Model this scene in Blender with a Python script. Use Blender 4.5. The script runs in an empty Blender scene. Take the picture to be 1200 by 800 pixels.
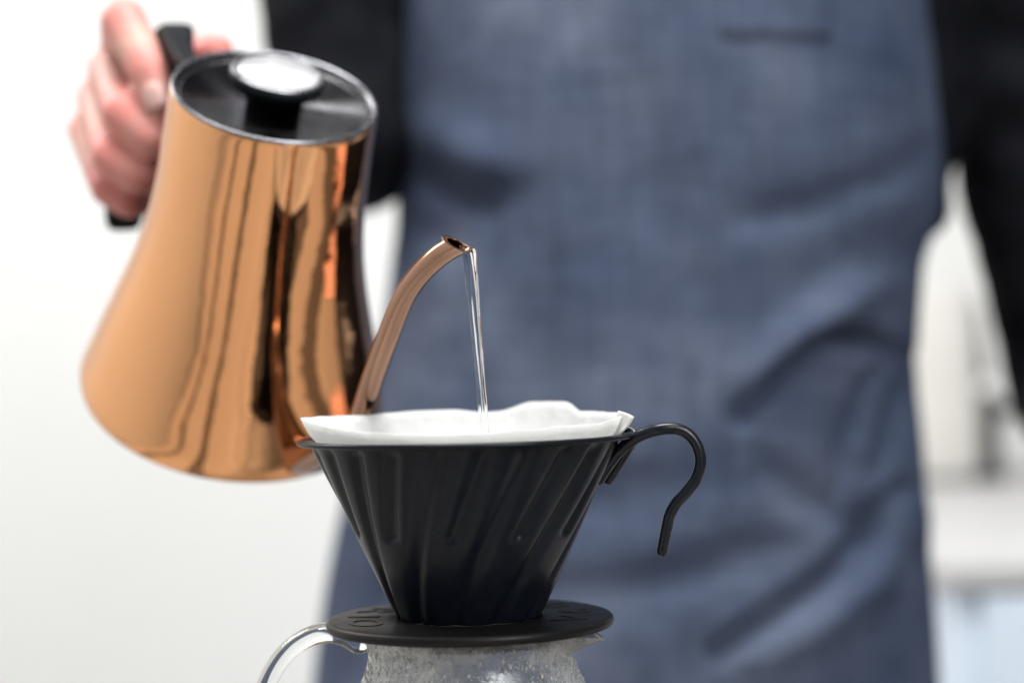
import bpy, bmesh, math, random
from math import sin, cos, pi, radians, sqrt, exp
from mathutils import Vector, Matrix, noise
random.seed(4)

# ------------------------------------------------------------------ camera, world, lamps, exposure
SC = bpy.context.scene
COL = SC.collection
E = 0.211                      # eye height above the table top (table top is z = 0)
LENS = 67.0
K = 36.0 / LENS / 1200.0       # metres per photo pixel per metre of distance
ROLL = radians(-1.4)
CR = Vector((cos(ROLL), 0, sin(ROLL)))
CU = Vector((-sin(ROLL), 0, cos(ROLL)))

def P(px, py, D):
    """World point seen at photo pixel (px, py), D metres in front of the camera."""
    return Vector((0, D, E)) + CR * ((px - 600) * K * D) + CU * ((415 - py) * K * D)

cam = bpy.data.cameras.new('camera')
cam.lens = LENS; cam.sensor_width = 36; cam.sensor_fit = 'HORIZONTAL'
cam.shift_y = 15 / 1200
cam.clip_start = 0.02; cam.clip_end = 60
cam.dof.use_dof = True; cam.dof.focus_distance = 0.632; cam.dof.aperture_fstop = 4.4
cam_o = bpy.data.objects.new('camera', cam); COL.objects.link(cam_o)
F = Vector((0, 1, 0))
cam_o.matrix_world = Matrix(((CR.x, CU.x, -F.x, 0), (CR.y, CU.y, -F.y, 0), (CR.z, CU.z, -F.z, E), (0, 0, 0, 1)))
SC.camera = cam_o

w = bpy.data.worlds.new('World'); SC.world = w; w.use_nodes = True
w.node_tree.nodes['Background'].inputs[0].default_value = (0.94, 0.97, 1.0, 1)
w.node_tree.nodes['Background'].inputs[1].default_value = 0.24

def area(name, loc, target, sx, sy, power, color=(1, 1, 1)):
    l = bpy.data.lights.new(name, 'AREA'); l.shape = 'RECTANGLE'; l.size = sx; l.size_y = sy
    l.energy = power; l.color = color
    o = bpy.data.objects.new(name, l); COL.objects.link(o); o.location = loc
    o.rotation_euler = (Vector(target) - Vector(loc)).to_track_quat('-Z', 'Y').to_euler()
    return o
area('window_light_side', (-1.5, 1.75, 1.7), (-0.2, 0.85, 0.2), 0.9, 0.9, 26, (1, 0.99, 0.97))
area('window_light_front', (1.25, -1.25, 1.55), (0.0, 1.0, 0.10), 1.0, 1.6, 58, (0.97, 0.985, 1))
area('overhead_fill', (-0.05, 0.62, 1.7), (-0.05, 0.72, 0.1), 0.9, 0.6, 36)  # added area light overhead, brightens the filter paper from above
area('background_fill', (-0.4, 2.1, 1.9), (-0.4, 3.3, 0.5), 3.0, 0.5, 26)  # added fill, only there to whiten the back wall

SC.render.engine = 'CYCLES'
SC.cycles.use_denoising = True
SC.cycles.max_bounces = 12; SC.cycles.transmission_bounces = 10; SC.cycles.glossy_bounces = 6
SC.cycles.caustics_reflective = False; SC.cycles.caustics_refractive = False
SC.view_settings.view_transform = 'Standard'; SC.view_settings.look = 'None'
SC.view_settings.exposure = 0.0; SC.view_settings.gamma = 1
SC.view_settings.use_curve_mapping = False

# ------------------------------------------------------------------ materials
class MT:
    def __init__(s, name):
        s.m = bpy.data.materials.new(name); s.m.use_nodes = True
        s.t = s.m.node_tree; s.b = s.t.nodes['Principled BSDF']
    def set(s, **k):
        for n, v in k.items():
            n = n.replace('_', ' ')
            if isinstance(v, tuple) and len(v) == 3: v = (*v, 1)
            s.b.inputs[n].default_value = v
        return s
    def node(s, kind, **k):
        n = s.t.nodes.new(kind)
        for a, v in k.items(): setattr(n, a, v)
        return n
    def link(s, a, b): s.t.links.new(a, b)
    def coords(s, scale=(1, 1, 1)):
        tc = s.node('ShaderNodeTexCoord'); mp = s.node('ShaderNodeMapping')
        mp.inputs['Scale'].default_value = scale
        s.link(tc.outputs['Object'], mp.inputs['Vector']); return mp.outputs['Vector']
    def noise(s, scale, detail=4, rough=.55, vec=None, dist=0):
        n = s.node('ShaderNodeTexNoise'); n.inputs['Scale'].default_value = scale
        n.inputs['Detail'].default_value = detail; n.inputs['Roughness'].default_value = rough
        n.inputs['Distortion'].default_value = dist
        s.link(vec or s.coords(), n.inputs['Vector']); return n.outputs['Fac']
    def ramp(s, fac, stops):
        r = s.node('ShaderNodeValToRGB'); e = r.color_ramp.elements
        while len(e) < len(stops): e.new(0.5)
        for el, (p, c) in zip(e, stops):
            el.position = p; el.color = (*c, 1) if isinstance(c, tuple) else (c, c, c, 1)
        s.link(fac, r.inputs[0]); return r.outputs[0]
    def mix(s, fac, a, b, mode='MIX'):
        n = s.node('ShaderNodeMix', data_type='RGBA', blend_type=mode)
        for sock, v in ((n.inputs[0], fac), (n.inputs[6], a), (n.inputs[7], b)):
            if hasattr(v, 'is_linked') or hasattr(v, 'links'): s.link(v, sock)
            else: sock.default_value = (*v, 1) if isinstance(v, tuple) else v
        return n.outputs[2]
    def bump(s, height, strength, dist=.001, chain=None):
        n = s.node('ShaderNodeBump'); n.inputs['Strength'].default_value = strength
        n.inputs['Distance'].default_value = dist
        s.link(height, n.inputs['Height'])
        if chain: s.link(chain, n.inputs['Normal'])
        s.link(n.outputs[0], s.b.inputs['Normal']); return n.outputs[0]

def mat_copper():
    m = MT('polished_copper').set(Metallic=1.0, Base_Color=(0.84, 0.42, 0.20))
    m.link(m.mix(.5, m.ramp(m.noise(38, 5), [(.35, .03), (.75, .10)]), m.ramp(m.noise(70, 6, .7, None, 1.5), [(.5, .03), (.72, .20)])), m.b.inputs['Roughness'])
    b = m.bump(m.noise(26, 3), .20, .002)
    m.bump(m.noise(900, 2), .02, .0004, b)
    return m.m
def mat_spout():
    m = MT('brushed_copper_spout').set(Metallic=1.0, Base_Color=(0.36, 0.21, 0.145))
    m.link(m.ramp(m.noise(120, 4), [(.3, .10), (.75, .22)]), m.b.inputs['Roughness'])
    m.bump(m.noise(90, 3), .12, .0008)
    return m.m
def mat_black(name='satin_black_paint', spec=.2, rough=.27):
    m = MT(name).set(Specular_IOR_Level=spec)
    m.link(m.ramp(m.noise(260, 5), [(.3, (.0035, .0050, .0095)), (.8, (.0075, .0098, .0155))]), m.b.inputs['Base Color'])
    m.link(m.ramp(m.noise(60, 4), [(.3, rough), (.8, rough + .09)]), m.b.inputs['Roughness'])
    m.bump(m.noise(2600, 2), .10, .0002)
    return m.m
def mat_plate():
    m = MT('worn_black_plate').set(Specular_IOR_Level=.2)
    sp = m.ramp(m.noise(420, 6, .7), [(.66, 0.0), (.78, 1.0)])
    m.link(m.mix(sp, (.0065, .0062, .0064), (.055, .05, .048)), m.b.inputs['Base Color'])
    m.link(m.ramp(m.noise(80, 4), [(.3, .36), (.8, .52)]), m.b.inputs['Roughness'])
    m.bump(m.noise(1500, 3), .15, .0002)
    return m.m
def mat_plastic():
    m = MT('black_plastic').set(Base_Color=(.007, .008, .010), Roughness=.5, Specular_IOR_Level=.08)
    m.bump(m.noise(900, 2), .06, .0003)
    return m.m
def mat_steel():
    m = MT('brushed_steel').set(Metallic=1.0, Base_Color=(.22, .22, .235))
    m.link(m.ramp(m.noise(150, 4), [(.3, .22), (.8, .34)]), m.b.inputs['Roughness'])
    return m.m
def mat_lid():
    m = MT('dark_steel_lid').set(Metallic=1.0, Base_Color=(.17, .17, .18))
    m.link(m.ramp(m.noise(150, 4), [(.3, .18), (.8, .30)]), m.b.inputs['Roughness'])
    return m.m
def mat_dial():
    m = MT('white_dial').set(Roughness=.12, Base_Color=(.86, .86, .86))
    m.link(m.ramp(m.noise(70, 3), [(.3, (.60, .60, .61)), (.8, (.68, .68, .68))]), m.b.inputs['Base Color'])
    m.set(Coat_Weight=1.0, Coat_Roughness=.03)
    return m.m
def mat_paper():
    m = MT('filter_paper').set(Roughness=.9)
    m.link(m.ramp(m.noise(500, 5, .7), [(.3, (.84, .84, .83)), (.75, (.90, .90, .89))]), m.b.inputs['Base Color'])
    b = m.bump(m.noise(1400, 3), .35, .0003)
    m.bump(m.noise(150, 5, .65), .6, .0018, b)
    tr = m.node('ShaderNodeBsdfTranslucent'); tr.inputs[0].default_value = (.9, .9, .88, 1)
    ms = m.node('ShaderNodeMixShader'); ms.inputs[0].default_value = .5
    out = m.t.nodes['Material Output']
    m.link(m.b.outputs[0], ms.inputs[1]); m.link(tr.outputs[0], ms.inputs[2]); m.link(ms.outputs[0], out.inputs[0])
    return m.m
def mat_denim():
    m = MT('washed_denim').set(Roughness=.9, Specular_IOR_Level=.12)
    big = m.noise(7, 4, .55)
    col = m.ramp(big, [(.30, (.036, .051, .092)), (.50, (.070, .088, .138)), (.68, (.128, .149, .208))])
    warp = m.noise(1, 8, .8, m.coords((330, 330, 6)))
    weft = m.noise(1, 8, .8, m.coords((12, 12, 330)))
    col = m.mix(.95, col, m.ramp(warp, [(.25, .25), (.75, .75)]), 'OVERLAY')
    col = m.mix(.75, col, m.ramp(weft, [(.25, .25), (.75, .75)]), 'OVERLAY')
    m.link(col, m.b.inputs['Base Color'])
    b = m.bump(warp, .35, .0006); b = m.bump(weft, .35, .0006, b)
    m.bump(m.noise(42, 4), .35, .006, b)
    return m.m
def mat_shirt():
    m = MT('black_jersey').set(Roughness=.9, Specular_IOR_Level=.08)
    m.link(m.ramp(m.noise(30, 5), [(.3, (.004, .0043, .006)), (.8, (.010, .0105, .014))]), m.b.inputs['Base Color'])
    b = m.bump(m.noise(1300, 2), .4, .0005); m.bump(m.noise(24, 4), .5, .01, b)
    return m.m
def mat_trousers():
    m = MT('dark_trousers').set(Roughness=.9)
    m.link(m.ramp(m.noise(40, 5), [(.3, (.012, .013, .016)), (.8, (.024, .025, .03))]), m.b.inputs['Base Color'])
    return m.m
def mat_skin():
    m = MT('skin').set(Roughness=.5, Subsurface_Weight=.22, Subsurface_Scale=.004, Specular_IOR_Level=.35)
    m.b.inputs['Subsurface Radius'].default_value = (1.0, .35, .2)
    at = m.node('ShaderNodeAttribute', attribute_name='flush')
    base = m.ramp(m.noise(55, 5), [(.3, (.66, .37, .30)), (.75, (.76, .47, .385))])
    col = m.mix(at.outputs['Fac'], base, (.72, .21, .19))
    m.link(col, m.b.inputs['Base Color'])
    b = m.bump(m.noise(700, 3), .2, .0004); m.bump(m.noise(130, 3), .3, .0015, b)
    return m.m
def mat_nail():
    return MT('fingernail').set(Base_Color=(.76, .45, .40), Roughness=.25, Specular_IOR_Level=.6).m
def mat_glass(fog):
    m = MT('fogged_glass' if fog else 'clear_glass').set(Transmission_Weight=1.0, IOR=1.47, Base_Color=(.97, .985, .98))
    if fog:
        m.link(m.ramp(m.noise(170, 5, .7), [(.40, .0), (.65, .28)]), m.b.inputs['Roughness'])
        sx = m.node('ShaderNodeSeparateXYZ'); m.link(m.coords(), sx.inputs[0])
        ad = m.node('ShaderNodeMath', operation='MULTIPLY_ADD'); m.link(sx.outputs[0], ad.inputs[0]); ad.inputs[1].default_value = 7.0
        m.link(m.noise(75, 6, .75), ad.inputs[2])
        m.link(m.ramp(ad.outputs[0], [(.20, .45), (.42, .84), (.58, .95), (.80, .66)]), m.b.inputs['Transmission Weight'])
        m.bump(m.noise(520, 3, .6), .35, .0007)
    else: m.set(Roughness=.0)
    return m.m
def mat_water():
    m = MT('water').set(Transmission_Weight=1.0, IOR=1.333, Roughness=0.0, Base_Color=(1, 1, 1))
    m.bump(m.noise(1, 2, .5, m.coords((280, 280, 45))), .2, .0012)
    return m.m
def mat_dew():
    m = MT('dew').set(Transmission_Weight=.62, IOR=1.333, Base_Color=(.93, .94, .95))
    m.link(m.ramp(m.noise(400, 3), [(.3, .04), (.8, .16)]), m.b.inputs['Roughness'])
    return m.m
def mat_wall(name, a, b):
    m = MT(name).set(Roughness=.8)
    m.link(m.ramp(m.noise(2.2, 4), [(.3, a), (.75, b)]), m.b.inputs['Base Color'])
    m.bump(m.noise(160, 3), .15, .002)
    return m.m
def mat_plain(name, c, rough=.5, metal=0):
    m = MT(name).set(Roughness=rough, Metallic=metal)
    d = tuple(min(1, x * 1.12) for x in c)
    m.link(m.ramp(m.noise(14, 4), [(.3, c), (.8, d)]), m.b.inputs['Base Color'])
    return m.m
def mat_wood(k=1.0, name='pale_wood'):
    m = MT(name).set(Roughness=.45)
    g = m.noise(6, 6, .6, m.coords((14, 1, 14)), .6)
    m.link(m.ramp(g, [(.3, (.335*k, .31*k, .28*k)), (.7, (.36*k, .335*k, .305*k))]), m.b.inputs['Base Color'])
    return m.m

M = dict(copper=mat_copper(), spout=mat_spout(), black=mat_black(), wire=mat_black('satin_black_wire', .38, .24), plate=mat_plate(), plastic=mat_plastic(), steel=mat_steel(),
         lid=mat_lid(), dial=mat_dial(), paper=mat_paper(), denim=mat_denim(), shirt=mat_shirt(), trousers=mat_trousers(),
         skin=mat_skin(), nail=mat_nail(), fog=mat_glass(True), glass=mat_glass(False), water=mat_water(), dew=mat_dew(),
         wall=mat_wall('white_plaster', (.855, .85, .83), (.885, .88, .86)), wood=mat_wood(), strip_wood=mat_wood(.22, 'reflection_strip_wood'),
         cream=mat_plain('cream_enamel', (.66, .64, .60), .4), blue=mat_plain('pale_blue_paint', (.62, .70, .80), .45),
         counter=mat_plain('pale_worktop', (.50, .495, .49), .5), dark=mat_plain('dark_metal', (.035, .035, .037), .35, .3),
         greywall=mat_plain('grey_plaster', (.16, .16, .17), .8), floor=mat_plain('pale_screed', (.40, .395, .385), .6),
         darkwood=mat_plain('dark_brown_wood', (.045, .03, .02), .4), rearwall=mat_plain('warm_grey_plaster', (.50, .47, .43), .8))

# ------------------------------------------------------------------ helpers
def origin_of(o):
    v = Vector((0, 0, 0))
    while o is not None: v += o.location; o = o.parent
    return v
def link_mesh(name, me, mat, parent=None, loc=None, smooth=True):
    """me holds WORLD coordinates; they are made relative to the parent (or to loc for a top-level object)."""
    base = origin_of(parent) if parent else Vector(loc or (0, 0, 0))
    me.transform(Matrix.Translation(-base))
    if mat: me.materials.clear(); me.materials.append(mat)
    if smooth:
        for p in me.polygons: p.use_smooth = True
    o = bpy.data.objects.new(name, me); COL.objects.link(o)
    if parent: o.parent = parent
    else: o.location = base
    return o
def from_bm(name, bm, mat, parent=None, loc=None, smooth=True, fix=True):
    if fix: bmesh.ops.recalc_face_normals(bm, faces=bm.faces)
    me = bpy.data.meshes.new(name); bm.to_mesh(me); bm.free()
    return link_mesh(name, me, mat, parent, loc, smooth)
def thing(name, label, cat, loc):
    o = bpy.data.objects.new(name, None); COL.objects.link(o); o.location = loc
    o.empty_display_size = .02; o['label'] = label; o['category'] = cat
    return o
def tag(o, label, cat): o['label'] = label; o['category'] = cat; return o
def mod_apply(o, *mods):
    """Adds modifiers (type, {settings}) and bakes them into the mesh."""
    for t, k in mods:
        md = o.modifiers.new(t.lower(), t)
        for a, v in k.items(): setattr(md, a, v)
    dg = bpy.context.evaluated_depsgraph_get(); dg.update()
    me = bpy.data.meshes.new_from_object(o.evaluated_get(dg), depsgraph=dg)
    o.modifiers.clear(); old = o.data; o.data = me; bpy.data.meshes.remove(old)
    return o
def loft(bm, rings, cap0=True, cap1=True, closed=True):
    vs = [[bm.verts.new(p) for p in r] for r in rings]
    n = len(vs[0])
    for a, b in zip(vs, vs[1:]):
        for i in range(n if closed else n - 1):
            j = (i + 1) % n
            bm.faces.new((a[i], a[j], b[j], b[i]))
    if cap0: bm.faces.new(list(reversed(vs[0])))
    if cap1: bm.faces.new(vs[-1])
    return vs
def catmull(pts, n):
    """Smooth path through points (tuples of any length)."""
    pts = [tuple(p) for p in pts]; out = []
    for i in range(len(pts) - 1):
        p0 = pts[max(i - 1, 0)]; p1 = pts[i]; p2 = pts[i + 1]; p3 = pts[min(i + 2, len(pts) - 1)]
        for k in range(n):
            t = k / n
            out.append(tuple(.5 * (2*b + (c - a)*t + (2*a - 5*b + 4*c - d)*t*t + (3*b - a - 3*c + d)*t**3) for a, b, c, d in zip(p0, p1, p2, p3)))
    out.append(pts[-1]); return out
def frames(pts):
    pts = [Vector(p) for p in pts]; res = []; up = None
    for i, p in enumerate(pts):
        t = (pts[min(i + 1, len(pts) - 1)] - pts[max(i - 1, 0)]).normalized()
        if up is None:
            up = t.cross(Vector((0, 1, 0)))
            if up.length < .1: up = t.cross(Vector((1, 0, 0)))
        up = (up - t * up.dot(t)).normalized()
        res.append((p, t, up, t.cross(up)))
    return res
def tube(bm, pts, radii, seg=20, round_ends=True, flat=1.0, flat_axis=None):
    fr = frames(pts); rings = []
    def ring(p, u, v, r): return [p + (u * cos(2*pi*k/seg) + v * sin(2*pi*k/seg) * flat) * r for k in range(seg)]
    if round_ends:
        p, t, u, v = fr[0]
        for a in (80, 60, 40, 20): rings.append(ring(p - t * radii[0] * sin(radians(a)), u, v, radii[0] * cos(radians(a))))
    for (p, t, u, v), r in zip(fr, radii): rings.append(ring(p, u, v, r))
    if round_ends:
        p, t, u, v = fr[-1]
        for a in (20, 40, 60, 80): rings.append(ring(p + t * radii[-1] * sin(radians(a)), u, v, radii[-1] * cos(radians(a))))
    loft(bm, rings)
def lathe(bm, prof, mtx, seg=96, close=False, shape=None):
    """prof: (r, h) pairs turned about local z of mtx. shape(phi, r, h) -> r, h may deform."""
    rings = []
    for r, h in prof:
        ring = []
        for k in range(seg):
            a = 2*pi*k/seg; rr, hh, aa = (r, h, a) if shape is None else shape(a, r, h)
            ring.append(mtx @ Vector((rr*cos(aa), rr*sin(aa), hh)))
        rings.append(ring)
    if close: rings.append(rings[0])
    vs = [[bm.verts.new(p) for p in r] for r in (rings[:-1] if close else rings)]
    if close: vs.append(vs[0])
    for a, b in zip(vs, vs[1:]):
        for i in range(seg):
            j = (i + 1) % seg
            bm.faces.new((a[i], a[j], b[j], b[i]))
    if not close:
        if prof[0][0] > 1e-6: bm.faces.new(list(reversed(vs[0])))
        if prof[-1][0] > 1e-6: bm.faces.new(vs[-1])
    return vs
def rbox(bm, lo, hi, bev=.004, seg=2):
    r = bmesh.ops.create_cube(bm, size=1.0)
    lo, hi = Vector(lo), Vector(hi)
    for v in r['verts']: v.co = Vector(((lo[i] + hi[i]) / 2 + v.co[i] * (hi[i] - lo[i]) for i in range(3)))
    ed = list({e for v in r['verts'] for e in v.link_edges})
    bmesh.ops.bevel(bm, geom=ed, offset=bev, segments=seg, affect='EDGES', profile=.5)
def capsule(bm, a, b, ra, rb, seg=16):
    tube(bm, [a, b], [ra, rb], seg)
def lerp(a, b, t): return a + (b - a) * t
def interp(tab, x):
    if x <= tab[0][0]: return tab[0][1]
    for (a, va), (b, vb) in zip(tab, tab[1:]):
        if x <= b:
            t = (x - a) / (b - a); return va + (vb - va) * t
    return tab[-1][1]
def smooth_interp(tab, x, h=18):
    return sum(interp(tab, x + d * h) for d in (-1, -.5, 0, .5, 1)) / 5
def T(m): return Matrix.Translation(m)

# ------------------------------------------------------------------ setting: walls, floor, table, far counter
def struct(name, bm, mat, smooth=False):
    o = from_bm(name, bm, mat, smooth=smooth); o['kind'] = 'structure'; return o
bm = bmesh.new(); rbox(bm, (-3.2, 3.35, -.92), (3.2, 3.45, 2.3), .002); struct('back_wall', bm, M['wall'])
bm = bmesh.new(); rbox(bm, (-2.1, -2.2, -.92), (-2.0, 3.347, 2.3), .002); struct('side_wall', bm, M['wall'])
bm = bmesh.new(); rbox(bm, (2.6, -2.2, -.92), (2.7, 3.347, 2.3), .002); struct('side_wall', bm, M['greywall'])
bm = bmesh.new(); rbox(bm, (-2.0, -2.3, -.92), (3.2, -2.2, 2.3), .002); struct('front_wall', bm, M['rearwall'])
bm = bmesh.new(); rbox(bm, (-3.2, -2.6, -1.0), (3.2, 3.6, -.92), .002); struct('floor', bm, M['floor'])

# table under the glass server; unseen dark strips added to band the kettle's reflection
tb = thing('table', 'pale wooden table with dark strips added for the kettle to mirror, under the glass coffee server', 'table', (0, .62, -.92))
for x0, x1, dk in ((-.44, -.355, 0), (-.355, -.325, 1), (-.325, -.215, 0), (-.215, -.18, 1), (-.18, -.06, 0), (-.06, .05, 0), (.05, .15, 1), (.15, .26, 0), (.26, .38, 1), (.38, .50, 0), (.50, .66, 0)):
    bm = bmesh.new(); rbox(bm, (x0, .12, -.03), (x1 - .0015, .98, -.0008 * dk), .002); from_bm('plank', bm, M['strip_wood'] if dk else M['wood'], tb)
for x, y in ((-.38, .17), (.6, .17), (-.38, .93), (.6, .93)):
    bm = bmesh.new(); rbox(bm, (x - .022, y - .022, -.92), (x + .022, y + .022, -.0305), .003); from_bm('leg', bm, M['wood'], tb)

# far counter, out of focus to the right of the apron
cz = P(1150, 655, 1.9).z
ct = thing('kitchen_counter', 'pale blue kitchen counter with light worktop, blurred beside the apron', 'counter', (1.3, 2.6, -.92))
bm = bmesh.new(); rbox(bm, (.42, 1.88, cz - .03), (2.3, 3.346, cz), .006); from_bm('worktop', bm, M['counter'], ct)
bm = bmesh.new(); rbox(bm, (.44, 1.905, -.92), (2.28, 3.34, cz - .0305), .003); from_bm('cabinet', bm, M['blue'], ct)
for i in range(4):
    x = .46 + i * .45
    bm = bmesh.new(); rbox(bm, (x, 1.884, -.86), (x + .43, 1.9045, cz - .034), .003); d = from_bm('cabinet_door', bm, M['blue'], ct)
    bm = bmesh.new(); tube(bm, [(x + .38, 1.884, cz - .16), (x + .38, 1.858, cz - .16), (x + .38, 1.858, cz - .28), (x + .38, 1.884, cz - .28)], [.006]*4, 10); from_bm('handle', bm, M['steel'], d)
a = P(1055, 335, 3.05); b = P(1132, 335, 3.05)
bm = bmesh.new(); rbox(bm, (a.x, 2.95, cz + .001), (b.x, 3.2, a.z), .03, 3)
cab = from_bm('storage_bin', bm, M['cream'], loc=((a.x + b.x)/2, 3.07, cz)); tag(cab, 'tall cream storage bin, out of focus on the far counter', 'bin')
FD = 3.0
fx = P(1152, 500, FD)
fa = thing('faucet', 'dark blurred tap standing on the far counter beside the cream bin', 'tap', (fx.x, FD, cz))
bm = bmesh.new(); lathe(bm, [(.034, cz + .001), (.034, cz + .012), (.026, cz + .02), (.026, P(1150, 470, FD).z), (.018, P(1150, 460, FD).z)], T((fx.x, FD, 0)), 24); from_bm('body', bm, M['dark'], fa)
z1 = P(1150, 484, FD).z
bm = bmesh.new(); tube(bm, catmull([(fx.x + .01, FD, z1), (fx.x + .08, FD - .02, z1 + .012), (fx.x + .15, FD - .05, z1), (fx.x + .17, FD - .06, z1 - .04)], 6), [.012]*19, 12); from_bm('spout', bm, M['dark'], fa)
bm = bmesh.new(); tube(bm, [(fx.x, FD, P(0, 464, FD).z), (fx.x - .005, FD + .01, P(0, 390, FD).z)], [.012, .009], 12); from_bm('lever', bm, M['dark'], fa)

# unseen dark panel added behind the camera to darken the kettle's reflection
dr = thing('reflection_panel', 'dark brown panel added unseen behind the camera for the kettle to mirror', 'reflection_panel', (-.55, -2.19, -.92))
bm = bmesh.new(); rbox(bm, (-.95, -2.197, -.92), (-.15, -2.16, 1.15), .004); from_bm('panel_slab', bm, M['darkwood'], dr)
bm = bmesh.new(); tube(bm, [(-.25, -2.16, .1), (-.25, -2.11, .1), (-.36, -2.11, .1)], [.009]*3, 10); from_bm('handle', bm, M['steel'], dr)

# ------------------------------------------------------------------ dripper
RC = P(545.5, 513, .65)                       # centre of the rim
AX, AY = RC.x, .65
PZ = P(551, 721, .65).z                       # top of the base plate
RZ = RC.z
dp = thing('coffee_dripper', 'matte black metal cone dripper with spiral ribs on the glass server', 'coffee dripper', (AX, AY, PZ - .003))
CT = T((AX, AY, 0))
H = RZ - PZ
RT, RB = .0533, .0246
NR = 11
def groove(phi, t):
    """depth of the pressed spiral grooves, phi in the front-facing convention"""
    f = .6 * t + .4 * t * t
    ph = phi + radians(35) * f
    d = 0
    per = 2*pi/NR
    rr = lerp(RT, RB, t)
    x = ((ph - radians(-8) + per/2) % per - per/2) * rr
    wd = lerp(.0030, .0024, t)
    d += .0018 * exp(-(x/wd)**2) * min(1, t / .06)
    x = ((ph - radians(-8) - per/2 + per/2) % per - per/2) * rr
    k = min(1, t/.06) * (1 if t < .50 else max(0, 1 - (t - .50)/.045))
    d += .0018 * k * exp(-(x/.0026)**2)
    return d
def cone_ring(t, off, seg=352):
    ring = []
    for k in range(seg):
        a = 2*pi*k/seg
        phi = (a + pi/2)                       # zero at the camera side
        phi = (phi + pi) % (2*pi) - pi
        r = lerp(RT, RB, t) + off - groove(phi, t)
        ring.append(Vector((AX + r*cos(a), AY + r*sin(a), RZ - H*t)))
    return ring
bm = bmesh.new()
n = 90
rings = [cone_ring(i/n, 0) for i in range(n + 1)]
inner = [cone_ring(i/n, -.0011) for i in range(n, -1, -1)]
loft(bm, rings + inner, False, False)
for v in []: pass
cone = from_bm('cone', bm, M['black'], dp)
bm = bmesh.new()
lathe(bm, [(RT - .0013, RZ + .0004), (RT + .0034, RZ + .0008), (RT + .0042, RZ + .0003), (RT + .0042, RZ - .0006), (RT + .0034, RZ - .0011), (RT + .0004, RZ - .0013), (RT - .0013, RZ - .0010)], CT, 160, True)
from_bm('rim', bm, M['black'], dp)
# base plate
RP = .0490
bm = bmesh.new()
pr = [(RB - .004, PZ - .0002), (RB + .004, PZ)]
pr += [(RP - .0016 + .0016*sin(radians(q)), PZ - .0016 + .0016*cos(radians(q))) for q in (0, 25, 50, 75, 90)]
pr += [(RP - .0016 + .0016*cos(radians(q)), PZ - .0020 - .0016*sin(radians(q))) for q in (0, 30, 60, 90)]
pr += [(RB - .004, PZ - .0036)]
lathe(bm, pr, CT, 160, True)
plate = from_bm('base_plate', bm, M['plate'], dp)
def emboss(ch, az, size, rad):
    cu = bpy.data.curves.new('letter', 'FONT'); cu.body = ch; cu.size = size; cu.align_x = 'CENTER'; cu.align_y = 'CENTER'
    cu.extrude = .00003; cu.bevel_depth = .00012; cu.bevel_resolution = 1; cu.resolution_u = 5
    o = bpy.data.objects.new('letter', cu); COL.objects.link(o)
    dg = bpy.context.evaluated_depsgraph_get(); dg.update()
    me = bpy.data.meshes.new_from_object(o.evaluated_get(dg), depsgraph=dg)
    bpy.data.objects.remove(o); bpy.data.curves.remove(cu)
    a = radians(az)
    # letters run counter-clockwise round the plate with their feet outwards
    rot = Matrix.Rotation(a + pi/2, 4, 'Z') @ Matrix.Diagonal((1.35, .95, 1, 1))
    me.transform(T((AX + rad*cos(a), AY + rad*sin(a), PZ + .0001)) @ rot)
    link_mesh('letter', me, M['plate'], plate, smooth=False)
for ch, az in zip('HARIO', (92, 122, 150, 174, 199)): emboss(ch, az, .0165, .0372)
for ch, az in zip('V60', (-20, 8, 36)): emboss(ch, az, .0165, .0372)
# sleeve under the plate that sits in the server's mouth
bm = bmesh.new(); lathe(bm, [(.0235, PZ - .003), (.0310, PZ - .0037), (.0310, PZ - .008), (.0295, PZ - .008), (.0225, PZ - .005)], CT, 72, True); from_bm('collar', bm, M['black'], dp)

# hook handle
hk = [(702, 561), (712, 546), (724, 530), (736, 519), (752, 509), (772, 503), (790, 502), (806, 508), (817, 522), (821, 541), (816, 560), (804, 577), (792, 590), (785, 603), (781, 620), (776, 645)]
pts = []
for i, (x, y) in enumerate(hk):
    pts.append(P(x, y, .648 - .012 * min(1, i / 5)))
path = catmull(pts, 6)
bm = bmesh.new(); tube(bm, path, [.00205 - .0001 * i / len(path) for i in range(len(path))], 22)
hd = from_bm('handle', bm, M['wire'], dp)
bm = bmesh.new(); q = catmull([P(713, 562, .652), P(722, 549, .652), P(732, 533, .650), P(740, 519, .648)], 5)
tube(bm, q, [.0017]*len(q), 16); from_bm('bracket', bm, M['wire'], hd)
bm = bmesh.new(); q = catmull([P(722, 505, .653), P(734, 502, .653), P(744, 508, .651), P(738, 519, .648)], 5)
tube(bm, q, [.0012]*len(q), 12); from_bm('bracket', bm, M['wire'], hd)

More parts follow.
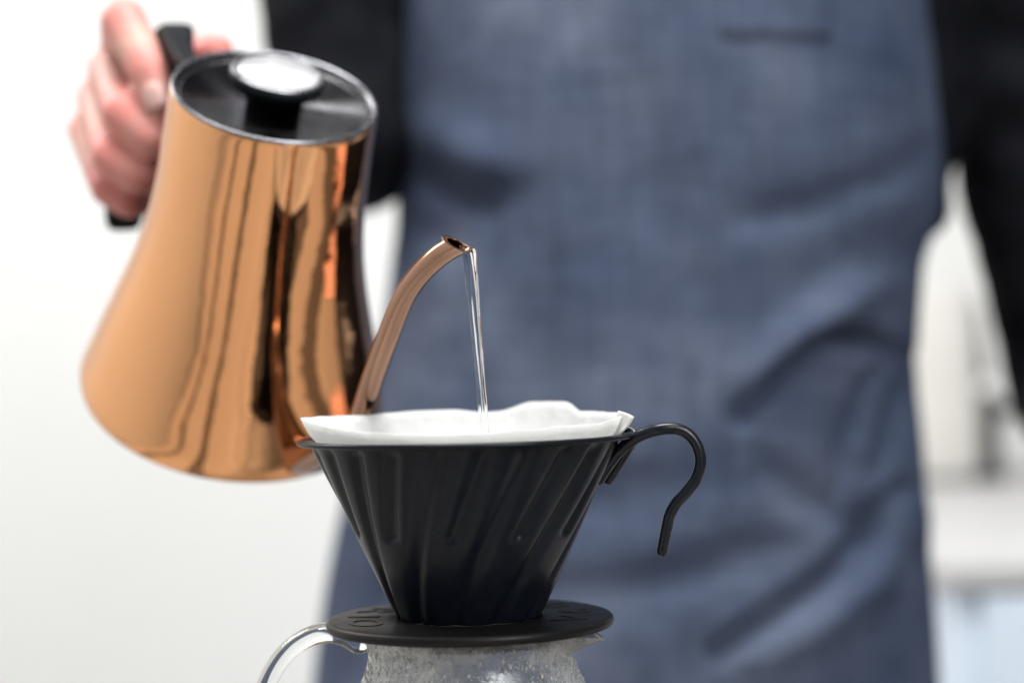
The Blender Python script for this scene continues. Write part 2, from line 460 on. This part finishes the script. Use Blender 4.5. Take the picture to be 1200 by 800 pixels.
# ------------------------------------------------------------------ paper filter
def paper_top(a):
    """height of the paper edge; a = 0 right, 90 deg back"""
    front = max(0, -sin(a))
    h = .0070 - .0034 * front**1.3 + .0014 * max(0, -cos(a))**3
    h += .0007 * noise.noise(Vector((2.1*cos(a), 2.1*sin(a), 3.3))) + .0004 * noise.noise(Vector((6*cos(a), 6*sin(a), 1.3)))
    d = math.degrees(a)
    s = lambda x: 0 if x < 0 else 1 if x > 1 else x*x*(3 - 2*x)
    h += .0038 * s((d - 41) / 11) * (1 - s((d - 64) / 15))
    h += .0012 * s((d - 84) / 14) * (1 - s((d - 112) / 24))
    return h
bm = bmesh.new(); rings = []; seg = 288
slope = (RT - RB) / H
for i in range(26):
    t = i / 25; ring = []
    for k in range(seg):
        a = -pi + 2*pi*k/seg
        z = lerp(-.060, paper_top(a), t)
        r = max(.0015, (RT - .0030) + z * slope + .0014 * min(1, max(0, (z + .001) / .003))) + .0006 * noise.noise(Vector((3*cos(a), 3*sin(a), z*60))) * max(0, t - .7) / .3
        if z > .0005: r += .0006 * (noise.noise(Vector((9*cos(a), 9*sin(a), 7.7))) + .7 * noise.noise(Vector((22*cos(a), 22*sin(a), z*90)))) * min(1, z / .004)
        ring.append(Vector((AX + r*cos(a), AY + r*sin(a), RZ + z)))
    rings.append(ring)
loft(bm, rings, True, False)
fil = thing('paper_filter', 'white cone paper filter standing proud of the black dripper rim', 'paper filter', (AX, AY, RZ - .060))
fp = from_bm('cone', bm, M['paper'], fil)
mod_apply(fp, ('SOLIDIFY', dict(thickness=.00022, offset=-1)))
# glued seam folded out at the right end
bm = bmesh.new()
g = [[P(716, 511, .640), P(722, 497, .639), P(725, 481, .638)], [P(722, 512, .634), P(733, 498, .632), P(736, 484, .632)], [P(724, 510, .632), P(737, 499, .629), P(742.5, 488, .628)]]
vs = [[bm.verts.new(p) for p in r] for r in g]
for i in range(2):
    for j in range(2): bm.faces.new((vs[i][j], vs[i+1][j], vs[i+1][j+1], vs[i][j+1]))
sm = from_bm('seam_flap', bm, M['paper'], fil)
mod_apply(sm, ('SUBSURF', dict(levels=2, render_levels=2, boundary_smooth='PRESERVE_CORNERS')), ('SOLIDIFY', dict(thickness=.0005, offset=0)))

# ------------------------------------------------------------------ glass server
sv = thing('glass_server', 'clear glass coffee server clouded by condensation under the black dripper', 'coffee server', (AX, AY, 0))
ZT = PZ - .0042
prof = [(.0385, ZT), (.0368, ZT - .0018), (.0355, ZT - .0045), (.0349, ZT - .0075), (.0352, ZT - .0105), (.0368, ZT - .0155), (.0398, ZT - .022), (.0433, ZT - .030), (.0470, ZT - .040), (.0500, ZT - .053), (.0515, ZT - .068), (.0510, ZT - .085), (.0480, .008), (.044, .0012), (.040, .0006)]
pout = [tuple(q) for q in catmull(prof, 4)]
th = .0018
pin = [(max(.001, r - th), z + (th if i > len(pout) - 5 else 0)) for i, (r, z) in enumerate(pout)]
SPA = radians(-14)                              # azimuth of the pouring lip
def lip(a, r, z):
    d = (a - SPA + pi) % (2*pi) - pi
    k = exp(-(abs(d)/.19)**1.6) * max(0, 1 - (ZT - z) / .0085)
    return r + .0085 * k, z - .0034 * k, a
bm = bmesh.new()
full = pout + [(.0005, .0006)]
full2 = [(.0005, .0030)] + list(reversed(pin))
lathe(bm, full + full2, CT, 160, True, shape=lip)
body = from_bm('body', bm, M['fog'], sv)
hp = [(421, 752), (405, 744), (388, 741), (366, 744), (343, 757), (325, 777), (312, 803), (306, 835), (312, 870), (336, 905), (372, 930), (398, 938)]
path = catmull([P(x, y, .652) for x, y in hp], 6)
bm = bmesh.new(); tube(bm, path, [.0034 + .0006 * exp(-i/8) for i in range(len(path))], 20, flat=1.5)
from_bm('handle', bm, M['glass'], sv)
# condensation beads on the glass
bm = bmesh.new()
def bead(c, nrm, r, stretch):
    u = nrm.cross(Vector((0, 0, 1))).normalized(); v = Vector((0, 0, 1))
    rings = []
    for q in (0, 35, 65): rings.append([c + (u*cos(2*pi*k/8) + v*sin(2*pi*k/8)*stretch) * r * cos(radians(q)) + nrm * r * .55 * sin(radians(q)) for k in range(8)])
    vs = loft(bm, rings, True, False)
    tip = bm.verts.new(c + nrm * r * .58)
    for k in range(8): bm.faces.new((vs[-1][k], vs[-1][(k+1) % 8], tip))
for k in range(2300):
    a = random.uniform(-pi, .1) + .12; z = ZT - .002 - random.random() * .032
    if random.random() < .55 * exp(-((a + pi*.55)/.5)**2): continue
    r0 = interp(sorted((zz, rr) for rr, zz in pout), z)
    nrm = Vector((cos(a), sin(a), 0))
    rad = random.choice((.00015, .0002, .0002, .00025, .0003, .0003, .0004, .0007))
    bead(Vector((AX, AY, z)) + nrm * (r0 - .00005), nrm, rad, random.uniform(1, 1.7))
o = from_bm('condensation', bm, M['dew'], sv); o['kind'] = 'stuff'

# ------------------------------------------------------------------ kettle
KB = P(274, 448, .815); KT = P(322, 113, .745)
ka = (KT - KB).normalized(); KL = (KT - KB).length
sp_dir = Vector((.54, -.84, 0)); kx = (sp_dir - ka * sp_dir.dot(ka)).normalized(); ky = ka.cross(kx)
KM = Matrix(((kx.x, ky.x, ka.x, KB.x), (kx.y, ky.y, ka.y, KB.y), (kx.z, ky.z, ka.z, KB.z), (0, 0, 0, 1)))
ke = thing('pour_over_kettle', 'polished copper gooseneck kettle tilted to pour, held by the handle', 'kettle', KB)
bodyp = [(.001, -.0095), (.040, -.0095), (.0540, -.0092), (.0600, -.0080), (.0634, -.0052), (.0645, -.0012), (.0641, .003), (.0617, .011), (.0577, .025), (.0531, .040), (.0490, .054), (.0457, .068), (.0434, .082), (.0421, .096), (.0416, .110), (.0410, .124), (.0406, KL - .0012), (.0400, KL - .0004)]
bp = [(.001, -.0095)] + [tuple(q) for q in catmull(bodyp[1:], 5)]
bm = bmesh.new(); lathe(bm, bp + [(.0385, KL - .0006), (.0385, KL - .010)], KM, 160)
kbody = from_bm('body', bm, M['copper'], ke)
bm = bmesh.new()
lathe(bm, [(.0403, KL - .0012), (.0405, KL + .0002), (.0402, KL + .0009), (.0394, KL + .0010), (.0386, KL + .0002), (.0378, KL - .0022), (.0378, KL - .006), (.0394, KL - .006)], KM, 128, True)
from_bm('rim', bm, M['steel'], ke)
bm = bmesh.new()
lathe(bm, [(.0377, KL - .0024), (.0368, KL - .0022), (.0352, KL - .0036), (.0340, KL - .0078), (.0325, KL - .0092), (.0290, KL - .0096), (.0120, KL - .0090), (.0010, KL - .0090), (.0010, KL - .012), (.0377, KL - .012)], KM, 128)
lid = from_bm('lid', bm, M['lid'], ke)
KH = KL + .0035                               # underside of the knob disc
bm = bmesh.new()
lathe(bm, [(.0098, KL - .0090), (.0094, KL - .004), (.0100, KL + .000), (.0125, KH - .0004), (.0165, KH + .0010), (.0185, KH + .0028), (.0190, KH + .0046), (.0186, KH + .0060), (.0176, KH + .0062), (.001, KH + .0055)], KM, 96)
kn = from_bm('knob', bm, M['plastic'], lid)
bm = bmesh.new(); lathe(bm, [(.0183, KH + .0061), (.0181, KH + .0069), (.0164, KH + .0071), (.0160, KH + .0063)], KM, 96, True); from_bm('bezel', bm, M['steel'], lid)
bm = bmesh.new(); lathe(bm, [(.0159, KH + .0063), (.0158, KH + .0066), (.001, KH + .0067)], KM, 96); from_bm('dial', bm, M['dial'], lid)

# spout: leaves the foot of the body toward the camera and rises over the dripper
spt = [(KB + kx * .050 + ka * .004, .0085), (KB + kx * .064 + ka * .006, .0080), (P(392, 520, .733), .0058), (P(410, 510, .714), .0048), (P(422, 489, .704), .0043), (P(438, 440, .690), .0042), (P(454, 396, .677), .0041), (P(471, 353, .667), .0040), (P(489, 325, .660), .0039), (P(508, 305.5, .655), .0039), (P(527, 291.5, .651), .0039), (P(547, 281, .646), .0042), (P(570, 271, .641), .0046)]
sq = catmull([(*p, r) for p, r in spt], 7)
fr = frames([q[:3] for q in sq]); bm = bmesh.new(); rings = []; seg = 32
cutn = Vector((.40, -.36, .84)).normalized(); cutp = P(567, 299, .6495)
def ringpts(p, u, v, r, t):
    out = []
    for k in range(seg):
        c = p + (u*cos(2*pi*k/seg) + v*sin(2*pi*k/seg)) * r
        out.append(c)
    return out
for (p, t, u, v), q in zip(fr, sq): rings.append(ringpts(p, u, v, q[3], t))
def clip(ring, t):
    res = []
    for c in ring:
        d = (c - cutp).dot(cutn)
        if d > 0: c = c - t * (d / t.dot(cutn))
        res.append(c)
    return res
outer = [clip(r, f[1]) for r, f in zip(rings, fr)]
innr = [clip(ringpts(f[0], f[2], f[3], q[3] - .0006, f[1]), f[1]) for f, q in zip(fr, sq)]
# drop rings that the cut has folded onto one another
def keep(rs):
    out = [rs[0]]
    for r in rs[1:]:
        if sum((a - b).length for a, b in zip(r, out[-1])) / seg > .0002: out.append(r)
    return out
outer = keep(outer); innr = keep(innr)
loft(bm, outer + list(reversed(innr[-22:])), True, True)
spo = from_bm('spout', bm, M['spout'], ke)

# handle: arm from the back of the body into a straight grip
hpts = [(P(268, 96, .782), .0042, .0040), (P(229, 84, .797), .0042, .0042), (P(214, 66, .812), .0052, .0046), (P(208, 48, .826), .0072, .0048), (P(206, 42, .838), .0080, .0056), (P(198, 60, .848), .0086, .0080), (P(187, 100, .853), .0092, .0090), (P(173, 152, .858), .0095, .0094), (P(157, 207, .866), .0095, .0092), (P(146, 246, .871), .0090, .0088), (P(144.5, 251, .872), .0078, .0076)]
hq = catmull([(*p, a_, b_) for p, a_, b_ in hpts], 6)
bm = bmesh.new(); rings = []
for (p, t, u, v), q in zip(frames([q[:3] for q in hq]), hq):
    sd = Vector((1, .15, 0)); sd = (sd - t * sd.dot(t)).normalized(); up = t.cross(sd); ring = []
    for k in range(36):
        c_, s_ = cos(2*pi*k/36), sin(2*pi*k/36); e_ = .55
        ring.append(p + sd * q[3] * math.copysign(abs(c_)**e_, c_) + up * q[4] * math.copysign(abs(s_)**e_, s_))
    rings.append(ring)
loft(bm, rings)
from_bm('handle', bm, M['plastic'], ke)

# ------------------------------------------------------------------ stream of water
wp = catmull([P(544, 288, .6490), P(548, 292, .6495), P(550, 301, .650), P(553, 330, .650), P(557.5, 380, .650), P(562.5, 440, .650), P(567, 495, .650), P(571, 560, .650), P(574, 640, .650)], 10)
bm = bmesh.new(); rings = []
for i, q in enumerate(wp):
    t = i / (len(wp) - 1); c = Vector(q)
    wx = lerp(.0031, .0016, min(1, t * 1.7)) * (1 + .03 * sin(i * .45)); wy = lerp(.0018, .0013, t)
    tw = .25 * sin(i * .13); q_ = min(1, .35 + i / 14); wx *= q_; wy *= q_
    ring = []
    for k in range(40):
        a = 2*pi*k/40
        x = cos(a) * wx; y = sin(a) * wy * (.50 + .34 * abs(cos(a))**.8 + .24*cos(4*a + i*.03))
        ring.append(c + Vector((x*cos(tw) - y*sin(tw), x*sin(tw) + y*cos(tw), 0)))
    rings.append(ring)
loft(bm, rings)
st = from_bm('water_stream', bm, M['water'], loc=P(549, 291, .650))
tag(st, 'thin clear stream of water falling from the copper spout', 'water')

# ------------------------------------------------------------------ person
DS = 1.255; DF = 1.110
AL = [(-200, 478), (0, 473), (100, 469), (200, 466), (300, 459), (400, 446), (500, 424), (600, 401), (700, 384), (800, 370), (1000, 350)]
AR = [(-200, 1078), (0, 1084), (100, 1090), (180, 1098), (250, 1101), (285, 1090), (310, 1078), (400, 1072), (500, 1073), (600, 1081), (700, 1089), (800, 1097), (1000, 1110)]
def body_row(py):
    l = P(smooth_interp(AL, py), py, DS); r = P(smooth_interp(AR, py), py, DS)
    return (l.x + r.x) / 2, (r.x - l.x) / 2
FOLDS = [  # photo-pixel polyline, depth (m, + is a valley), half width px
    ([(868, 492), (905, 455), (945, 422), (985, 404), (1030, 412), (1066, 430)], .012, 12),
    ([(885, 455), (930, 405), (985, 370), (1040, 340)], -.007, 26),
    ([(835, 772), (900, 728), (958, 688), (1010, 640), (1052, 582)], .012, 12),
    ([(880, 780), (950, 740), (1010, 690), (1070, 620)], -.006, 26),
    ([(985, 580), (990, 530), (1012, 472), (1040, 440)], .006, 13),
    ([(1030, 560), (1050, 500), (1064, 450)], .008, 14),
    ([(480, 205), (525, 228), (570, 240), (610, 222)], .0045, 24),
    ([(470, 262), (520, 275), (560, 262)], .004, 30),
    ([(500, 150), (560, 180), (600, 200)], -.004, 30),
    ([(640, 700), (760, 690), (860, 660), (940, 640)], .004, 30),
    ([(880, 262), (960, 250), (1050, 215), (1090, 190)], .003, 22),
    ([(470, 640), (440, 700), (420, 780)], .006, 22),
    ([(760, 120), (800, 300), (790, 470)], .0025, 40),
    ([(660, 60), (650, 200), (680, 380)], -.003, 50),
    ([(900, 560), (960, 600), (1060, 660)], .004, 24),
    ([(560, 560), (700, 590), (820, 570)], .004, 40),
]
def seg_dist(px, py, pl):
    best = 1e9; tb = 0; L = len(pl) - 1
    for i in range(L):
        (ax, ay), (bx, by) = pl[i], pl[i+1]
        dx, dy = bx - ax, by - ay; t = ((px-ax)*dx + (py-ay)*dy) / (dx*dx + dy*dy); t = min(1, max(0, t))
        d = (px - ax - t*dx)**2 + (py - ay - t*dy)**2
        if d < best: best = d; tb = (i + t) / L
    return sqrt(best), tb
def apron_pt(u, py, off=0.0):
    """u in -1..1 across the front (angle), py the photo row; off lifts the point off the cloth"""
    th = u * radians(97)
    c, wd = body_row(py)
    x = c + wd * sin(th)
    prof = cos(th) if cos(th) > 0 else cos(th) * .6
    y = DS - (DS - DF) * (abs(prof)**.97) * (1 if prof > 0 else -1)
    z = P(600, py, 1.19).z
    px = 600 + x / (K * y); pyr = 415 - (z - E) / (K * y); d = 0
    for pl, dep, wid in FOLDS:
        dist, t = seg_dist(px, pyr, pl)
        if dist < wid * 3: d += dep * 2.2 * exp(-(dist/wid)**2) * (sin(pi * min(1, max(0, t * .8 + .12)))**.7)
    d += .0035 * noise.noise(Vector((x*9, z*7, 1.2))) + .0016 * noise.noise(Vector((x*24, z*18, 4.2)))
    d += .006 * max(0, (py - 500)/400) * sin(u * 9 + 1) * .5
    n = Vector((sin(th) * .75, -cos(th), 0)).normalized()
    return Vector((x, y, z)) + n * (off - d * (.35 + .65 * max(0, cos(th))))
NU, NV = 260, 250
bm = bmesh.new()
grid = [[bm.verts.new(apron_pt(-1 + 2*i/NU, -130 + 1300*j/NV)) for i in range(NU + 1)] for j in range(NV + 1)]
for j in range(NV):
    for i in range(NU): bm.faces.new((grid[j][i], grid[j][i+1], grid[j+1][i+1], grid[j+1][i]))
apron_bm = bm

# body: torso, arms and hand in one skin surface
bb = bmesh.new()
tc = apron_pt(0, 200).x
def tor(z, rx, ry, x=None): return [Vector(((tc if x is None else x) + rx*cos(2*pi*k/32), 1.27 + ry*sin(2*pi*k/32), z)) for k in range(32)]
loft(bb, [tor(-.30, .13, .075), tor(-.1, .145, .08), tor(.05, .145, .08), tor(.2, .135, .075), tor(.35, .15, .08), tor(.48, .155, .075), tor(.56, .12, .06), tor(.60, .06, .05)])
capsule(bb, (tc, 1.28, .55), (tc, 1.27, .68), .056, .054)                       # neck
SHR = P(392, -300, 1.30); ELR = P(415, 168, 1.235); WR = P(205, 150, .945)
SHL = P(1170, -300, 1.30); ELL = P(1272, 455, 1.32); WL = Vector((.385, .96, .045))
capsule(bb, SHR, P(374, 30, 1.24), .038, .032); capsule(bb, P(374, 30, 1.24), ELR, .032, .036); capsule(bb, ELR, lerp(ELR, WR, .35), .037, .038); capsule(bb, lerp(ELR, WR, .35), WR, .038, .026)
capsule(bb, SHL, P(1194, 120, 1.31), .040, .036); capsule(bb, P(1194, 120, 1.31), ELL, .036, .036); capsule(bb, ELL, WL, .037, .026)
capsule(bb, (tc - .11, 1.28, .53), SHR, .05, .042); capsule(bb, (tc + .11, 1.28, .53), SHL, .05, .042)
# right hand closed on the grip: (pixel x, pixel y, distance, radius in mm)
HAND = {
 'index':  [(145, 48, .876, 10.8), (145, 25, .836, 10.4), (174, 84, .822, 8.9), (186, 116, .820, 7.7)],
 'middle': [(131, 82, .868, 10.8), (146, 133, .828, 10.0), (180, 164, .822, 8.8), (198, 160, .832, 7.8)],
 'ring':   [(117, 116, .874, 10.4), (132, 183, .834, 9.4), (164, 206, .829, 8.4), (184, 204, .838, 7.4)],
 'little': [(104, 152, .882, 9.6), (127, 221, .846, 8.1), (151, 238, .842, 7.2), (168, 236, .850, 6.4)],
}
flush = []
for nm, ch in HAND.items():
    j = [P(x, y, d) for x, y, d, r in ch]; r = [q[3] * .001 for q in ch]
    for i in range(3): capsule(bb, j[i], j[i+1], r[i], r[i+1])
    capsule(bb, j[0], lerp(j[0], WR, .95), r[0] * 1.02, .020)
    flush += [(j[0], .016, .55), (j[1], .015, .8), (j[2], .011, .75), (j[3], .009, .35)]
mc = [P(*HAND[k][0][:3]) for k in ('index', 'middle', 'ring', 'little')]
for a, b in zip(mc, mc[1:]): capsule(bb, lerp(a, WR, .18), lerp(b, WR, .18), .0105, .0105); capsule(bb, lerp(a, WR, .5), lerp(b, WR, .5), .014, .014)
tj = [(lerp(mc[0], WR, .82), .017), (P(224, 92, .905), .0130), (P(236, 65, .886), .0102), (P(252, 62, .872), .0092)]
for (a, ra), (b, rb_) in zip(tj, tj[1:]): capsule(bb, a, b, ra, rb_)
flush += [(tj[3][0], .014, .9), (tj[2][0], .012, .6)]
# left hand, simple relaxed curl, outside the picture
LD = Vector((-.10, -1, -.22)).normalized()
for k in range(4):
    o_ = Vector((-.027 + .018*k, 0, 0)); a = WL + LD*.075 + o_; b = a + LD*.036 + Vector((0, 0, -.008)); c = b + LD*.018 + Vector((0, 0, -.006))
    capsule(bb, WL, a, .020, .0105); capsule(bb, a, b, .0095, .0085); capsule(bb, b, c, .0085, .007)
capsule(bb, WL, WL + LD*.04 + Vector((-.045, 0, -.012)), .018, .012); capsule(bb, WL + LD*.04 + Vector((-.045, 0, -.012)), WL + LD*.08 + Vector((-.055, 0, -.010)), .011, .008)
person = from_bm('person', bb, M['skin'], loc=(tc, 1.27, -.92))
tag(person, 'person in a black top and washed denim apron pouring from a copper kettle', 'person')
mod_apply(person, ('REMESH', dict(mode='VOXEL', voxel_size=.0020)), ('SMOOTH', dict(factor=.5, iterations=4)))
me = person.data
for p in me.polygons: p.use_smooth = True
at = me.attributes.new('flush', 'FLOAT', 'POINT')
base = person.location; vals = [0.0] * len(me.vertices)
hc = P(140, 130, .85)
for i, v in enumerate(me.vertices):
    c = v.co + base
    if (c - hc).length < .12:
        f = .15
        for q, s, k in flush:
            d = (c - q).length
            if d < s * 2.2: f = max(f, k * exp(-(d / s / 1.15)**4))
        vals[i] = min(1, f)
at.data.foreach_set('value', vals)
# fingernail of the index finger
i1, i2 = P(174, 84, .822), P(186, 116, .820)
dv = (i2 - i1).normalized(); nv = (Vector((-.15, -1, .25)) - dv * Vector((-.15, -1, .25)).dot(dv)).normalized(); sv_ = dv.cross(nv)
bm = bmesh.new(); rings = []
for j in range(9):
    t = j / 8; wdt = .0056 * (1 - (2*t - 1)**6 * .45); rings.append([i2 + dv * lerp(-.0055, .0062, t) + sv_ * wdt * s + nv * (.0079 + .0004 - .0024 * s * s - .0012 * t * t) for s in (-1, -.6, -.2, .2, .6, 1)])
loft(bm, rings, False, False, False)
nl = from_bm('fingernail', bm, M['nail'], person); mod_apply(nl, ('SOLIDIFY', dict(thickness=.0005, offset=-1)))

# shirt
sb = bmesh.new()
SL = [(-330, 425), (0, 430), (150, 440), (190, 470), (300, 476), (500, 450), (800, 400), (1000, 380)]
SR = [(-330, 1150), (0, 1150), (150, 1140), (190, 1124), (215, 1111), (255, 1112), (278, 1104), (300, 1066), (400, 1056), (600, 1064), (800, 1080), (1000, 1090)]
rings = []
for py in range(-330, 1000, 12):
    l = P(interp(SL, py), py, DS + .02); r = P(interp(SR, py), py, DS + .02); z = P(600, py, 1.24).z
    c = (l.x + r.x)/2; wx = (r.x - l.x)/2
    k = 1 if py > -250 else .8
    rings.append([Vector((c + wx*k*cos(2*pi*q/48), DS + .02 + (.103 if sin(2*pi*q/48) < 0 else .11) * sin(2*pi*q/48), z)) for q in range(48)])
loft(sb, rings)
capsule(sb, SHR, P(374, 30, 1.24), .062, .0405, 24); capsule(sb, P(374, 30, 1.24), ELR, .0405, .043, 24)
capsule(sb, ELR, lerp(ELR, WR, .33), .0455, .044, 24)
capsule(sb, SHL, P(1194, 120, 1.31), .066, .052, 24); capsule(sb, P(1194, 120, 1.31), ELL, .052, .052, 24); capsule(sb, ELL, WL, .052, .036, 24)
capsule(sb, (tc - .10, 1.28, .52), SHR, .075, .062, 24); capsule(sb, (tc + .10, 1.28, .52), SHL, .075, .062, 24)
shirt = from_bm('shirt', sb, M['shirt'], person)
mod_apply(shirt, ('REMESH', dict(mode='VOXEL', voxel_size=.005)), ('SMOOTH', dict(factor=.5, iterations=4)))
b0 = origin_of(shirt)
for v, vn in zip(shirt.data.vertices, [Vector(q.vector) for q in shirt.data.vertex_normals]):
    c = v.co + b0
    v.co += vn * (.004 * noise.noise(Vector((c.x*14, c.y*14, c.z*22))) + .003 * noise.noise(Vector((c.x*30, c.y*30, c.z*38 + 5))))
for p in shirt.data.polygons: p.use_smooth = True
# trousers, hidden by the apron and the table
tbm = bmesh.new()
for s in (-1, 1): tube(tbm, [(tc + s*.075, 1.285, -.04), (tc + s*.085, 1.285, -.45), (tc + s*.09, 1.29, -.915)], [.082, .068, .052], 20, False)
from_bm('trousers', tbm, M['trousers'], person)

apron = from_bm('apron', apron_bm, M['denim'], person)
mod_apply(apron, ('SOLIDIFY', dict(thickness=.0012, offset=-1)))
# chest pocket
def u_of(px, py):
    c, wd = body_row(py); x = (px - 600) * K * 1.118
    return math.asin(max(-1, min(1, (x - c) / wd))) / radians(97)
bm = bmesh.new(); rows = []
for j in range(17):
    py = -110 + 185 * j / 16
    rows.append([apron_pt(lerp(u_of(852, py), u_of(984, py), i/20), py, .0007 + .0005 * (1 - abs(2*i/20 - 1)**3) * (1 - j/16)) for i in range(21)])
loft(bm, rows, False, False, False)
pk = from_bm('pocket', bm, M['denim'], apron); mod_apply(pk, ('SOLIDIFY', dict(thickness=.0006, offset=-1)))
bm = bmesh.new()
for off in (4, 10):
    q = [apron_pt(lerp(u_of(855, 75 - off), u_of(981, 75 - off), i/24), 75 - off, .0008) for i in range(25)]
    tube(bm, q, [.0005]*25, 6)
stt = from_bm('stitching', bm, M['denim'], pk)
